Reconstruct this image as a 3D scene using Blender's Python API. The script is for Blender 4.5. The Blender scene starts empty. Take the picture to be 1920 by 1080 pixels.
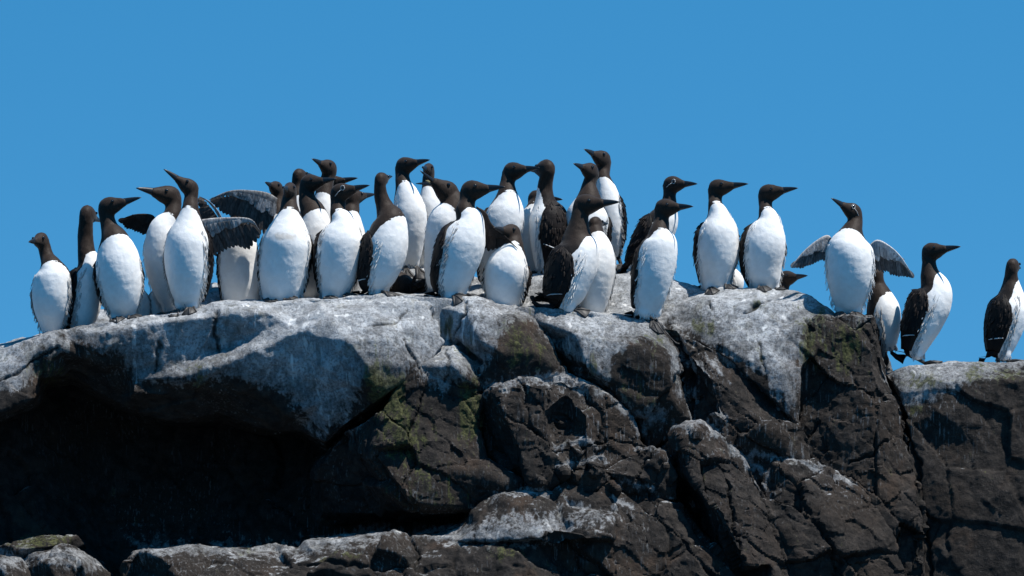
import bpy, bmesh, math, random
import numpy as np
from mathutils import Vector, Matrix
from mathutils.bvhtree import BVHTree
from mathutils.geometry import delaunay_2d_cdt

# ------------------------------------------------------------------ camera, sky, sun, exposure
S = bpy.context.scene
C = S.collection
DIST = 30.0            # metres from lens to the rock's front edge
SCALE = 625.0          # photo pixels per metre at the rock's front edge
PITCH = math.radians(4.0)
CAMZ = 2.0
CZ = CAMZ + DIST * math.tan(PITCH)       # height of the frame centre on the plane y = 0
cam_data = bpy.data.cameras.new('camera')
cam = bpy.data.objects.new('camera', cam_data); C.objects.link(cam)
DLEN = DIST / math.cos(PITCH)
cam_data.sensor_width = 36.0
cam_data.lens = 36.0 * DLEN / (1920.0 / SCALE)
cam.location = (0, -DIST, CAMZ)
cam.rotation_euler = (math.pi / 2 + PITCH, 0, 0)
cam_data.clip_start = 1.0
cam_data.clip_end = 20000
cam_data.dof.use_dof = True
cam_data.dof.focus_distance = DLEN
cam_data.dof.aperture_fstop = 5.6
S.camera = cam

SUN = Vector((0.40, -0.17, 0.90)).normalized()     # towards the sun: high, to the right
SUN_EL = math.asin(SUN.z)
SUN_AZ = math.atan2(SUN.x, SUN.y)
w = bpy.data.worlds.new('World'); S.world = w; w.use_nodes = True
nt = w.node_tree; nt.nodes.clear()
tc = nt.nodes.new('ShaderNodeTexCoord')
sep = nt.nodes.new('ShaderNodeSeparateXYZ'); nt.links.new(tc.outputs['Generated'], sep.inputs[0])
absz = nt.nodes.new('ShaderNodeMath'); absz.operation = 'MAXIMUM'; absz.inputs[1].default_value = 0.0
nt.links.new(sep.outputs['Z'], absz.inputs[0])
lift = nt.nodes.new('ShaderNodeMath'); lift.operation = 'MULTIPLY_ADD'
lift.inputs[1].default_value = 3.2; lift.inputs[2].default_value = 0.195     # a dry, deep blue sky: no pale band above the sea
nt.links.new(absz.outputs[0], lift.inputs[0])
comb = nt.nodes.new('ShaderNodeCombineXYZ')
nt.links.new(sep.outputs['X'], comb.inputs[0]); nt.links.new(sep.outputs['Y'], comb.inputs[1]); nt.links.new(lift.outputs[0], comb.inputs[2])
norm = nt.nodes.new('ShaderNodeVectorMath'); norm.operation = 'NORMALIZE'; nt.links.new(comb.outputs[0], norm.inputs[0])
sky = nt.nodes.new('ShaderNodeTexSky'); sky.sky_type = 'NISHITA'; sky.sun_disc = False
sky.sun_elevation = SUN_EL; sky.sun_rotation = SUN_AZ
sky.air_density = 1.0; sky.dust_density = 0.0; sky.ozone_density = 2.0; sky.altitude = 0
nt.links.new(norm.outputs[0], sky.inputs['Vector'])
hsv = nt.nodes.new('ShaderNodeHueSaturation'); hsv.inputs['Saturation'].default_value = 1.375; hsv.inputs['Hue'].default_value = 0.486; hsv.inputs['Value'].default_value = 1.07
nt.links.new(sky.outputs[0], hsv.inputs['Color'])
bg = nt.nodes.new('ShaderNodeBackground'); bg.inputs['Strength'].default_value = 0.115
nt.links.new(hsv.outputs[0], bg.inputs['Color'])
out = nt.nodes.new('ShaderNodeOutputWorld'); nt.links.new(bg.outputs[0], out.inputs['Surface'])

sl = bpy.data.lights.new('sun', 'SUN'); sl.energy = 4.8; sl.angle = math.radians(0.53); sl.color = (1.0, 0.965, 0.91)
sun = bpy.data.objects.new('sun', sl); C.objects.link(sun)
sun.rotation_euler = SUN.to_track_quat('Z', 'Y').to_euler()
sun.location = (8, 0, 20)
S.view_settings.view_transform = 'Standard'; S.view_settings.look = 'None'
S.view_settings.exposure = 0.40; S.view_settings.gamma = 1.0; S.view_settings.use_curve_mapping = False

# ------------------------------------------------------------------ helpers
CF = Vector((0, math.cos(PITCH), math.sin(PITCH))); CU = Vector((0, -math.sin(PITCH), math.cos(PITCH)))
CL = Vector((0, -DIST, CAMZ))
def P(px, py, y=0.0):
    """a point of the place seen at photo pixel (px, py), standing at depth y"""
    d = CF * DLEN + Vector(((px - 960) / SCALE, 0, 0)) + CU * ((540 - py) / SCALE)
    return CL + d * ((y + DIST) / d.y)

def hash3(ix, iy, iz, seed):
    h = (ix.astype(np.uint64) * np.uint64(73856093)) ^ (iy.astype(np.uint64) * np.uint64(19349663)) ^ (iz.astype(np.uint64) * np.uint64(83492791)) ^ np.uint64(seed * 2654435761 % (1 << 32))
    h = (h ^ (h >> np.uint64(13))) * np.uint64(0x5bd1e995); h &= np.uint64(0xffffffff)
    h = (h ^ (h >> np.uint64(15))) * np.uint64(0x27d4eb2d); h &= np.uint64(0xffffffff)
    return h ^ (h >> np.uint64(14))
def noise(p, scale, seed=0):
    """value-gradient noise in about -1..1, p is (n,3)"""
    q = p * scale + 1000.0
    i = np.floor(q).astype(np.int64); f = q - i
    u = f * f * f * (f * (f * 6 - 15) + 10)
    res = 0
    for dx in (0, 1):
        for dy in (0, 1):
            for dz in (0, 1):
                h = hash3(i[:, 0] + dx, i[:, 1] + dy, i[:, 2] + dz, seed)
                gx = ((h & np.uint64(255)).astype(float) / 127.5 - 1); gy = (((h >> np.uint64(8)) & np.uint64(255)).astype(float) / 127.5 - 1); gz = (((h >> np.uint64(16)) & np.uint64(255)).astype(float) / 127.5 - 1)
                g = gx * (f[:, 0] - dx) + gy * (f[:, 1] - dy) + gz * (f[:, 2] - dz)
                wt = (u[:, 0] if dx else 1 - u[:, 0]) * (u[:, 1] if dy else 1 - u[:, 1]) * (u[:, 2] if dz else 1 - u[:, 2])
                res = res + g * wt
    return res * 1.2
def facets(p, scale, seed=0):
    """fractured-block relief: every cell a tilted plane of its own"""
    q = p * scale + 500.0
    i = np.floor(q).astype(np.int64)
    best = np.full(len(p), 1e9); sec = np.full(len(p), 1e9); val = np.zeros(len(p))
    for dx in (-1, 0, 1):
        for dy in (-1, 0, 1):
            for dz in (-1, 0, 1):
                a, b, c = i[:, 0] + dx, i[:, 1] + dy, i[:, 2] + dz
                h = hash3(a, b, c, seed); k = hash3(a, b, c, seed + 7)
                r = lambda v, s: ((v >> np.uint64(s)) & np.uint64(255)).astype(float) / 255
                v = q - np.stack([a + r(h, 0), b + r(h, 8), c + r(h, 16)], 1)
                d = (v * v).sum(1)
                t = (v[:, 0] * (r(k, 0) - .5) + v[:, 1] * (r(k, 8) - .5) + v[:, 2] * (r(k, 16) - .5)) * 1.6 + (r(h, 20) - .5) * .7
                m = d < best
                sec = np.where(m, best, np.minimum(sec, d)); val = np.where(m, t, val); best = np.where(m, d, best)
    edge = np.sqrt(sec) - np.sqrt(best)
    return val, edge

def mesh_from(name, v, f):
    me = bpy.data.meshes.new(name); me.from_pydata([tuple(x) for x in v], [], [tuple(x) for x in f]); me.validate(); me.update()
    return me
def link(name, me, mat=None, parent=None, smooth=True, **props):
    o = bpy.data.objects.new(name, me); C.objects.link(o)
    if mat and not me.materials: me.materials.append(mat)
    if smooth:
        me.polygons.foreach_set('use_smooth', np.ones(len(me.polygons), bool))
    if parent: o.parent = parent
    for k, v in props.items(): o[k] = v
    return o
def fix_normals(me):
    bm = bmesh.new(); bm.from_mesh(me); bmesh.ops.recalc_face_normals(bm, faces=bm.faces); bm.to_mesh(me); bm.free()
def remeshed(me, voxel):
    fix_normals(me)
    o = bpy.data.objects.new('tmp', me); C.objects.link(o)
    m = o.modifiers.new('r', 'REMESH'); m.mode = 'VOXEL'; m.voxel_size = voxel; m.adaptivity = 0
    dg = bpy.context.evaluated_depsgraph_get(); dg.update()
    new = bpy.data.meshes.new_from_object(o.evaluated_get(dg))
    bpy.data.objects.remove(o); bpy.data.meshes.remove(me)
    return new
def co(me):
    a = np.empty(len(me.vertices) * 3, np.float32); me.vertices.foreach_get('co', a); return a.reshape(-1, 3).astype(float)
def nrm(me):
    a = np.empty(len(me.vertices) * 3, np.float32); me.vertices.foreach_get('normal', a); return a.reshape(-1, 3).astype(float)
def setco(me, a):
    me.vertices.foreach_set('co', a.astype(np.float32).ravel()); me.update()
def relax(me, n, k=0.5):
    e = np.empty(len(me.edges) * 2, np.int32); me.edges.foreach_get('vertices', e); e = e.reshape(-1, 2)
    a = co(me); N = len(a)
    cnt = np.bincount(e.ravel(), minlength=N).astype(float)[:, None] + 1e-9
    for _ in range(n):
        s = np.stack([np.bincount(e[:, 0], a[e[:, 1], j], N) + np.bincount(e[:, 1], a[e[:, 0], j], N) for j in range(3)], 1)
        a += k * (s / cnt - a)
    setco(me, a)
def attr(me, name, vals):
    at = me.attributes.new(name, 'FLOAT', 'POINT'); at.data.foreach_set('value', np.asarray(vals, np.float32))
def sstep(a, b, x):
    t = np.clip((x - a) / (b - a), 0, 1); return t * t * (3 - 2 * t)

# ------------------------------------------------------------------ materials
class NT:
    def __init__(self, name, rough=0.9, spec=0.2):
        self.m = bpy.data.materials.new(name); self.m.use_nodes = True
        self.t = self.m.node_tree; self.b = self.t.nodes['Principled BSDF']
        self.b.inputs['Roughness'].default_value = rough; self.b.inputs['Specular IOR Level'].default_value = spec
    def n(self, kind, **kw):
        x = self.t.nodes.new('ShaderNode' + kind)
        for k, v in kw.items(): setattr(x, k, v)
        return x
    def l(self, a, b): self.t.links.new(a, b)
    def put(self, sock, v):
        if hasattr(v, 'is_output') or hasattr(v, 'links'): self.l(v, sock)
        else: sock.default_value = v
    def math(self, op, a, b=0.0, c=0.0, clamp=False):
        x = self.n('Math', operation=op, use_clamp=clamp)
        self.put(x.inputs[0], a); self.put(x.inputs[1], b); self.put(x.inputs[2], c)
        return x.outputs[0]
    def mix(self, f, a, b, mode='MIX'):
        x = self.n('MixRGB', blend_type=mode)
        self.put(x.inputs[0], f); self.put(x.inputs[1], a); self.put(x.inputs[2], b)
        return x.outputs[0]
    def ramp(self, v, a, b):
        x = self.n('MapRange', interpolation_type='SMOOTHSTEP'); self.put(x.inputs[0], v)
        x.inputs[1].default_value = a; x.inputs[2].default_value = b
        return x.outputs[0]
    def coord(self, sc=(1, 1, 1), rot=(0, 0, 0)):
        t = self.n('TexCoord'); m = self.n('Mapping'); m.inputs['Scale'].default_value = sc; m.inputs['Rotation'].default_value = rot
        self.l(t.outputs['Object'], m.inputs[0]); return m.outputs[0]
    def noise(self, scale, detail=6, rough=.55, vec=None, dist=0.0):
        x = self.n('TexNoise'); x.inputs['Scale'].default_value = scale; x.inputs['Detail'].default_value = detail
        x.inputs['Roughness'].default_value = rough; x.inputs['Distortion'].default_value = dist
        if vec is not None: self.l(vec, x.inputs['Vector'])
        return x.outputs['Fac']
    def vor(self, scale, vec=None, feature='F1', out='Distance'):
        x = self.n('TexVoronoi', feature=feature); x.inputs['Scale'].default_value = scale
        if vec is not None: self.l(vec, x.inputs['Vector'])
        return x.outputs[out]
    def attr(self, name):
        x = self.n('Attribute', attribute_name=name); return x.outputs['Fac']
    def bump(self, h, strength, dist, prev=None):
        x = self.n('Bump'); x.inputs['Strength'].default_value = strength; x.inputs['Distance'].default_value = dist
        self.put(x.inputs['Height'], h)
        if prev is not None: self.l(prev, x.inputs['Normal'])
        return x.outputs[0]
def rgb(r, g, b): return (r, g, b, 1)

def rock_material():
    M = NT('guano_rock', 0.88, 0.25)
    v = M.coord()
    big = M.noise(5, 4, .5, v); mid = M.noise(26, 6, .6, v); fine = M.noise(120, 5, .7, v); grain = M.noise(300, 4, .8, v)
    streak = M.noise(1.0, 5, .62, M.coord((60, 60, 5)))
    streak2 = M.noise(1.0, 4, .6, M.coord((150, 150, 9)))
    sd = M.attr('guano_depth'); moss = M.attr('moss'); up = M.attr('upward'); drip = M.attr('drip')
    # dark, brownish basalt
    dk = M.mix(M.ramp(mid, .35, .7), rgb(.010, .0084, .0074), rgb(.041, .033, .0275))
    dk = M.mix(M.ramp(big, .45, .7), dk, rgb(.026, .0185, .0135))
    dk = M.mix(M.math('MULTIPLY', M.ramp(fine, .56, .74), .55), dk, rgb(.10, .087, .077))
    dk = M.mix(M.math('MULTIPLY', M.ramp(grain, .60, .74), .45), dk, rgb(.19, .165, .145))
    dk = M.mix(M.math('MULTIPLY', M.ramp(grain, .47, .34), .6), dk, rgb(.006, .005, .005))
    rust = M.noise(9, 3, .5, v)
    dk = M.mix(M.math('MULTIPLY', M.ramp(rust, .55, .75), .45), dk, rgb(.07, .042, .026))
    # whitewash
    gu = M.mix(M.ramp(mid, .3, .72), rgb(.22, .23, .24), rgb(.47, .485, .50))
    gu = M.mix(M.math('MULTIPLY', M.ramp(big, .5, .68), .5), gu, rgb(.19, .195, .20))
    gu = M.mix(M.math('MULTIPLY', M.ramp(fine, .52, .40), .6), gu, rgb(.12, .12, .12))
    gu = M.mix(M.math('MULTIPLY', M.ramp(grain, .44, .32), .8), gu, rgb(.08, .08, .085))
    gu = M.mix(M.math('MULTIPLY', M.ramp(grain, .56, .68), .7), gu, rgb(.62, .62, .61))
    gu = M.mix(M.math('MULTIPLY', M.ramp(streak, .60, .70), .55), gu, rgb(.68, .68, .66))
    och = M.noise(14, 5, .6, v)
    gu = M.mix(M.math('MULTIPLY', M.ramp(och, .58, .72), .35), gu, rgb(.36, .33, .24))
    patch = M.noise(8, 7, .68, v, .6)
    gu = M.mix(M.math('MULTIPLY', M.ramp(patch, .51, .62), .42), gu, rgb(.085, .083, .08))
    run = M.noise(1.0, 4, .55, M.coord((34, 34, 2.6)))
    gu = M.mix(M.math('MULTIPLY', M.ramp(run, .60, .68), .8), gu, rgb(.70, .70, .69))
    gu = M.mix(M.math('MULTIPLY', M.ramp(run, .40, .33), .5), gu, rgb(.10, .10, .09))
    # where the whitewash lies
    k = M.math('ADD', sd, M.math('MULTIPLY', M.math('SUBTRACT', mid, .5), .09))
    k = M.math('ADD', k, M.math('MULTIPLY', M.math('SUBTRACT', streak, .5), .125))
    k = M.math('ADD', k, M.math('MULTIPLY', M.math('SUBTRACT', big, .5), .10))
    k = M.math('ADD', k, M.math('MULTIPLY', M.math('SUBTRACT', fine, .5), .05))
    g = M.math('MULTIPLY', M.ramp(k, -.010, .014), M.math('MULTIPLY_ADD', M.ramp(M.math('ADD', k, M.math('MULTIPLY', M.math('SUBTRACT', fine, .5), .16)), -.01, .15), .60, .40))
    # a pale crust on upward ledges
    led = M.math('ADD', up, M.math('MULTIPLY', M.math('SUBTRACT', mid, .5), 1.1))
    led = M.math('ADD', led, M.math('MULTIPLY', M.math('SUBTRACT', fine, .5), .7))
    g = M.math('MAXIMUM', g, M.math('MULTIPLY', M.ramp(led, .86, 1.05), .62))
    # run-down streaks below the white caps
    dr = M.math('MULTIPLY', M.ramp(streak2, .56, .66), M.math('MULTIPLY', drip, M.ramp(big, .4, .6)))
    g = M.math('MAXIMUM', g, M.math('MULTIPLY', dr, .38))
    col = M.mix(g, dk, gu)
    # algae
    ms = M.math('ADD', moss, M.math('MULTIPLY', M.math('SUBTRACT', mid, .5), 1.0))
    ms = M.math('ADD', ms, M.math('MULTIPLY', M.math('SUBTRACT', streak, .5), 2.3))
    ms = M.math('ADD', ms, M.math('MULTIPLY', M.math('SUBTRACT', fine, .5), .8))
    mg = M.mix(M.ramp(fine, .35, .65), rgb(.013, .017, .005), rgb(.088, .090, .032))
    col = M.mix(M.math('MULTIPLY', M.ramp(ms, .36, .80), .85), col, mg)
    crk = M.attr('crack')
    col = M.mix(M.math('MULTIPLY', crk, .85), col, rgb(.012, .011, .009))
    M.l(col, M.b.inputs['Base Color'])
    b = M.bump(mid, .5, .012); b = M.bump(fine, .75, .005, b); b = M.bump(grain, .8, .0022, b)
    M.l(b, M.b.inputs['Normal'])
    return M.m
M_ROCK = rock_material()

def plumage_material():
    M = NT('plumage', 0.72, 0.12)
    v = M.coord()
    dark = M.attr('dark'); head = M.attr('head'); flank = M.attr('flank'); soil = M.attr('soil')
    n1 = M.noise(45, 5, .55, v); n2 = M.noise(1, 4, .6, M.coord((420, 420, 70))); n3 = M.noise(1.0, 4, .6, M.coord((140, 140, 32)))
    wh = M.mix(M.ramp(n1, .3, .7), rgb(.78, .765, .74), rgb(.86, .85, .825))
    wh = M.mix(M.math('MULTIPLY', M.ramp(n2, .5, .75), .25), wh, rgb(.66, .66, .66))
    sf = M.math('ADD', soil, M.math('MULTIPLY', M.math('SUBTRACT', n1, .5), 1.2))
    wh = M.mix(M.math('MULTIPLY', M.ramp(sf, .62, 1.0), .55), wh, rgb(.42, .36, .29))
    fl = M.math('ADD', flank, M.math('MULTIPLY', M.math('SUBTRACT', n3, .5), 2.2))
    wh = M.mix(M.math('MULTIPLY', M.ramp(fl, .75, 1.1), .8), wh, rgb(.05, .045, .045))
    bk = M.mix(M.ramp(n2, .35, .7), rgb(.008, .0065, .006), rgb(.020, .0155, .0135))
    hd = M.mix(M.ramp(n2, .35, .7), rgb(.020, .0135, .010), rgb(.038, .0255, .019))
    dk = M.mix(head, bk, hd)
    d2 = M.ramp(M.math('ADD', dark, M.math('MULTIPLY', M.math('SUBTRACT', n3, .5), 1.1)), .38, .62)
    M.l(M.mix(d2, wh, dk), M.b.inputs['Base Color'])
    M.l(M.math('MULTIPLY_ADD', d2, -.30, .88), M.b.inputs['Roughness'])
    n4 = M.noise(1.0, 5, .65, M.coord((150, 150, 85)))
    b = M.bump(M.math('MULTIPLY', n4, M.ramp(n1, .42, .68)), .24, .003); b = M.bump(n3, .16, .002, b); b = M.bump(n2, .3, .0012, b)
    M.l(b, M.b.inputs['Normal'])
    M.b.inputs['Sheen Weight'].default_value = 0.06
    return M.m
M_PLUM = plumage_material()

def feather_material(name, a, b, rough=.6, sc=(300, 300, 40)):
    M = NT(name, rough, .14)
    n = M.noise(1, 4, .6, M.coord(sc)); n2 = M.noise(60, 4, .6, M.coord())
    c = M.mix(M.ramp(n, .3, .7), a, b)
    c = M.mix(M.math('MULTIPLY', M.ramp(n2, .5, .75), .4), c, tuple(x * 1.5 for x in b[:3]) + (1,))
    oi = M.n('ObjectInfo'); c = M.mix(M.math('MULTIPLY', oi.outputs['Random'], .62), c, rgb(.004, .004, .004))
    M.l(c, M.b.inputs['Base Color'])
    bb = M.bump(n, .5, .0015); bb = M.bump(n2, .4, .003, bb)
    M.l(bb, M.b.inputs['Normal'])
    return M.m
M_WING = feather_material('wing_feathers', rgb(.006, .005, .005), rgb(.017, .0135, .012))
M_WINGB = feather_material('brown_wing_feathers', rgb(.015, .011, .0095), rgb(.036, .026, .022))
M_UNDER = feather_material('underwing_lining', rgb(.13, .13, .135), rgb(.52, .51, .50), .8)
M_QUILL = feather_material('flight_feathers', rgb(.048, .042, .040), rgb(.14, .125, .118), .55)
M_QUILLP = feather_material('pale_flight_feathers', rgb(.08, .08, .083), rgb(.24, .24, .245), .55)
M_UNDERP = feather_material('white_underwing_lining', rgb(.40, .40, .41), rgb(.72, .71, .70), .8)
M_WHITE = feather_material('white_feather_tips', rgb(.66, .66, .66), rgb(.8, .8, .8), .8)
M_TUFT = feather_material('white_flank_feathers', rgb(.70, .69, .67), rgb(.83, .82, .80), .85)
def plain(name, c, rough, spec=.4, bump=0):
    M = NT(name, rough, spec)
    n = M.noise(180, 4, .6, M.coord())
    M.l(M.mix(M.ramp(n, .3, .7), tuple(x * .75 for x in c[:3]) + (1,), c), M.b.inputs['Base Color'])
    if bump: M.l(M.bump(n, .5, bump), M.b.inputs['Normal'])
    return M.m
M_BILL = plain('bill_horn', rgb(.014, .0145, .016), .38, .4)
M_EYE = plain('eye', rgb(.006, .005, .005), .08, .6)
M_FOOT = plain('webbed_skin', rgb(.045, .042, .040), .55, .4, .001)
M_BRIDLE = plain('bridle_feathers', rgb(.58, .58, .57), .8, .2)
M_MOUTH = plain('mouth_lining', rgb(.45, .36, .16), .4, .4)
# ------------------------------------------------------------------ where whitewash and algae lie (plane of the rock front, photo pixels)
W_UP = [(-400, 300), (-400, 860), (-160, 850), (0, 756), (60, 726), (75, 686), (130, 656), (225, 668), (250, 725), (330, 750), (420, 726), (480, 756),
        (560, 784), (605, 826), (672, 764), (704, 696), (726, 745), (770, 690), (800, 715), (830, 752), (852, 728), (890, 705), (905, 690), (938, 648), (955, 612),
        (1000, 600), (1030, 640), (1075, 680), (1100, 700), (1140, 722), (1160, 672), (1200, 640), (1240, 660), (1285, 745), (1275, 660), (1236, 606),
        (1262, 612), (1300, 632), (1370, 670), (1440, 730), (1490, 776), (1496, 700), (1505, 640), (1535, 600), (1562, 596), (1572, 592), (1600, 606), (1640, 596), (1655, 590), (1655, 300)]
W_SH = [(1668, 560), (1668, 690), (1684, 752), (1760, 748), (1800, 722), (1880, 702), (1960, 694), (2200, 690), (2200, 560)]
W_N3 = [(240, 1000), (255, 1040), (340, 1046), (450, 1034), (560, 1044), (610, 1036), (700, 1016), (800, 1014), (880, 1045), (980, 1038), (1025, 1024), (1060, 1000), (1150, 988),
        (1150, 966), (1050, 968), (1000, 972), (930, 978), (860, 988), (700, 985), (560, 1005)]
W_O = [(-80, 1030), (-80, 1070), (20, 1075), (70, 1060), (130, 1062), (190, 1070), (205, 1060), (190, 1040), (130, 1022), (70, 1030), (20, 1035)]
W_NUB = [(1272, 802), (1290, 812), (1312, 806), (1340, 822), (1362, 832), (1355, 808), (1310, 790), (1285, 792)]
W_GF = [(895, 735), (930, 742), (960, 725), (1030, 716), (1060, 722), (1120, 745), (1240, 790), (1200, 800), (1195, 770), (1130, 722), (1060, 702), (960, 704)]
def poly_sd(px, py, poly):
    inside = np.zeros(len(px), bool); d = np.full(len(px), 1e9)
    for (x0, y0), (x1, y1) in zip(poly, poly[1:] + poly[:1]):
        ex, ey = x1 - x0, y1 - y0
        t = np.clip(((px - x0) * ex + (py - y0) * ey) / (ex * ex + ey * ey), 0, 1)
        d = np.minimum(d, np.hypot(px - x0 - t * ex, py - y0 - t * ey))
        if y0 != y1:
            inside ^= ((y0 > py) != (y1 > py)) & (px < ex * (py - y0) / (y1 - y0) + x0)
    return np.where(inside, d, -d) / SCALE
MOSS = [(728, 740, 42, 70, 1.0), (760, 820, 50, 70, .75), (880, 770, 24, 75, .95), (965, 650, 40, 50, .6), (1000, 670, 50, 40, .4), (875, 655, 25, 45, .6), (700, 720, 22, 40, .9), (838, 612, 14, 26, .7),
        (1520, 640, 22, 55, .85), (1588, 650, 45, 50, .8), (1540, 590, 14, 30, .7), (1500, 600, 20, 40, .45), (1730, 712, 45, 22, .75), (1830, 700, 25, 28, .7), (1890, 700, 40, 18, .6), (1715, 765, 20, 12, .7),
        (90, 690, 40, 40, .55), (370, 705, 26, 26, .7), (1310, 605, 14, 22, .9), (1335, 610, 12, 16, .9), (1420, 570, 16, 10, .8), (1230, 650, 30, 25, .6), (1255, 620, 16, 16, .5), (1110, 690, 14, 60, .5),
        (80, 1015, 80, 18, .8), (470, 1030, 40, 14, .45), (950, 1045, 50, 20, .55), (640, 1050, 60, 14, .4), (1190, 740, 40, 60, .35), (1425, 690, 5, 60, .6), (790, 900, 60, 60, .45), (840, 940, 60, 20, .4), (1060, 590, 30, 10, .4), (990, 585, 10, 10, .4)]
# hairline cracks and joints, drawn along the rock: (points, half width px)
CRACKS = [([(812, 578), (826, 605), (832, 630), (862, 650), (900, 685)], 5), ([(876, 570), (862, 610), (852, 632)], 2.2), ([(408, 590), (404, 630), (412, 660)], 4), ([(757, 640), (772, 668), (790, 700)], 2),
          ([(835, 660), (845, 690), (838, 720)], 2), ([(1400, 585), (1425, 572), (1442, 560)], 3.5), ([(1424, 640), (1428, 690), (1436, 720)], 1.6), ([(1512, 600), (1522, 620), (1516, 650)], 2.2),
          ([(1688, 770), (1705, 830), (1718, 860), (1722, 930), (1735, 1010), (1745, 1100)], 4), ([(1362, 900), (1372, 980), (1390, 1090)], 3), ([(1590, 870), (1640, 850), (1660, 830)], 2.6), ([(1500, 835), (1520, 815), (1530, 790)], 3.5),
          ([(1470, 1080), (1440, 980), (1420, 900)], 2), ([(1290, 660), (1330, 720), (1345, 800)], 2), ([(1040, 850), (1150, 830), (1250, 848)], 1.6), ([(1240, 830), (1190, 900), (1230, 950)], 2), ([(1150, 905), (1100, 940)], 2.2),
          ([(560, 1060), (700, 1070), (790, 1062)], 2.6), ([(770, 1015), (785, 1050), (782, 1085)], 3), ([(300, 640), (290, 700)], 3), ([(1330, 560), (1350, 600)], 1.3), ([(1605, 610), (1640, 598)], 2), ([(700, 620), (745, 605), (770, 575)], 1.4), ([(1500, 950), (1560, 1040), (1580, 1100)], 2.4), ([(0, 720), (50, 690), (110, 655)], 2.2)]
def line_d(px, py, pts):
    d = np.full(len(px), 1e9)
    for (x0, y0), (x1, y1) in zip(pts, pts[1:]):
        ex, ey = x1 - x0, y1 - y0
        t = np.clip(((px - x0) * ex + (py - y0) * ey) / (ex * ex + ey * ey), 0, 1)
        d = np.minimum(d, np.hypot(px - x0 - t * ex, py - y0 - t * ey))
    return d
CRUST = [([(905, 731), (960, 714), (1060, 709), (1120, 728), (1190, 784)], 7), ([(1405, 854), (1470, 863), (1530, 882)], 6), ([(1360, 836), (1400, 863), (1428, 888)], 8), ([(1275, 806), (1310, 796), (1348, 816)], 8),
         ([(1050, 838), (1085, 828), (1122, 842)], 8), ([(1170, 905), (1215, 925), (1285, 952)], 5), ([(1320, 1005), (1352, 1034)], 4), ([(1095, 868), (1130, 864)], 6), ([(1048, 882), (1082, 870)], 6), ([(1325, 775), (1372, 792)], 7),
         ([(640, 802), (715, 778)], 4), ([(1060, 962), (1152, 968)], 7), ([(1100, 930), (1180, 962)], 3), ([(1300, 665), (1335, 722), (1346, 805)], 2), ([(1322, 650), (1372, 720)], 2), ([(1270, 640), (1294, 700), (1300, 780)], 5), ([(1190, 780), (1205, 815)], 6),
         ([(880, 962), (930, 936), (985, 929), (1040, 931)], 8), ([(925, 945), (935, 975), (932, 1005)], 5), ([(1195, 848), (1245, 852)], 3), ([(1420, 905), (1450, 930)], 3), ([(1560, 905), (1590, 915)], 2), ([(620, 835), (680, 780)], 3)]
def finish_rock(me, rough, smooth, blocky, cracks=True, white=True):
    relax(me, smooth)
    a = co(me); n = nrm(me)
    px = 960 + a[:, 0] * SCALE; py = 540 - (a[:, 2] - CZ) * SCALE
    sd = np.maximum.reduce([poly_sd(px, py, q) for q in (W_UP, W_SH, W_N3, W_O, W_NUB, W_GF)]) if white else np.full(len(a), -9.)
    if white:
        lx = px + 7 * noise(a, 24, 41); ly = py + 7 * noise(a, 24, 42)
        for pts, wd in CRUST:
            sd = np.maximum(sd, (wd * (.8 + .8 * noise(a, 12, 43)) - line_d(lx, ly, pts)) / SCALE * 2.2)
    for cx, cy, rx, ry, s_ in ((430, 745, 190, 50, .055), (150, 690, 90, 40, .03), (400, 645, 170, 36, .035), (1180, 700, 50, 70, .02)):     # whitewash thinned in patches; those on the left slab paint in its shade
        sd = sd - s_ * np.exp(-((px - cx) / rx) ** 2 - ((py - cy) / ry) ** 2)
    bl = blocky * (1 - .75 * sstep(-.01, .04, sd))            # whitewashed tops are smoother than the fractured dark rock
    dm = 1 - .65 * min(1, blocky) * (1 - sstep(-.01, .04, sd))
    d = rough * (.020 * noise(a, 4.5, 1) + .011 * dm * noise(a, 11, 2) + .0045 * dm * noise(a, 26, 3) + .0026 * noise(a, 60, 4) + .0016 * noise(a, 130, 5))
    if blocky:
        wp = a + .012 * np.stack([noise(a, 14, 11), noise(a, 14, 12), noise(a, 14, 13)], 1)
        wd_ = np.stack([(wp[:, 0] - wp[:, 2]) * .42, wp[:, 1], (wp[:, 0] + wp[:, 2]) * .71], 1)      # joints dip to the lower right
        f1, e1 = facets(wd_, 5.6, 21); f2, e2 = facets(wd_, 17, 22); f3, e3 = facets(wp, 42, 23)
        d += bl * (.040 * f1 + .0095 * f2 + .0030 * f3) - bl * (.008 * (1 - sstep(0, .04, e1)) + .003 * (1 - sstep(0, .05, e2)))
    else:
        f2, e2 = facets(a, 20, 22); d += .006 * f2
    cr = np.zeros(len(a))
    if cracks:
        wx = px + 9 * noise(a, 30, 31) + 4 * noise(a, 90, 32); wy = py + 9 * noise(a, 30, 33)
        for pts, wd in CRACKS:
            c = 1 - sstep(0, wd * 1.7, line_d(wx, wy, pts)); cr = np.maximum(cr, c); d -= c * min(.004 + .0035 * wd, .02) * (n[:, 1] < .3)
    a = a + n * d[:, None]
    setco(me, a)
    n = nrm(me)
    ms = np.zeros(len(a))
    for cx, cy, rx, ry, s in MOSS:
        ms = np.maximum(ms, s * np.exp(-(((px - cx) / rx) ** 2 + ((py - cy) / ry) ** 2)))
    ms *= (a[:, 1] < .35)
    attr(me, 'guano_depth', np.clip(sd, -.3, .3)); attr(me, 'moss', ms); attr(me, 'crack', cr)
    attr(me, 'upward', n[:, 2]); attr(me, 'drip', np.clip(1 - np.abs(sd + .05) / .22, 0, 1) * (sd < .02))
    return me
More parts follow.
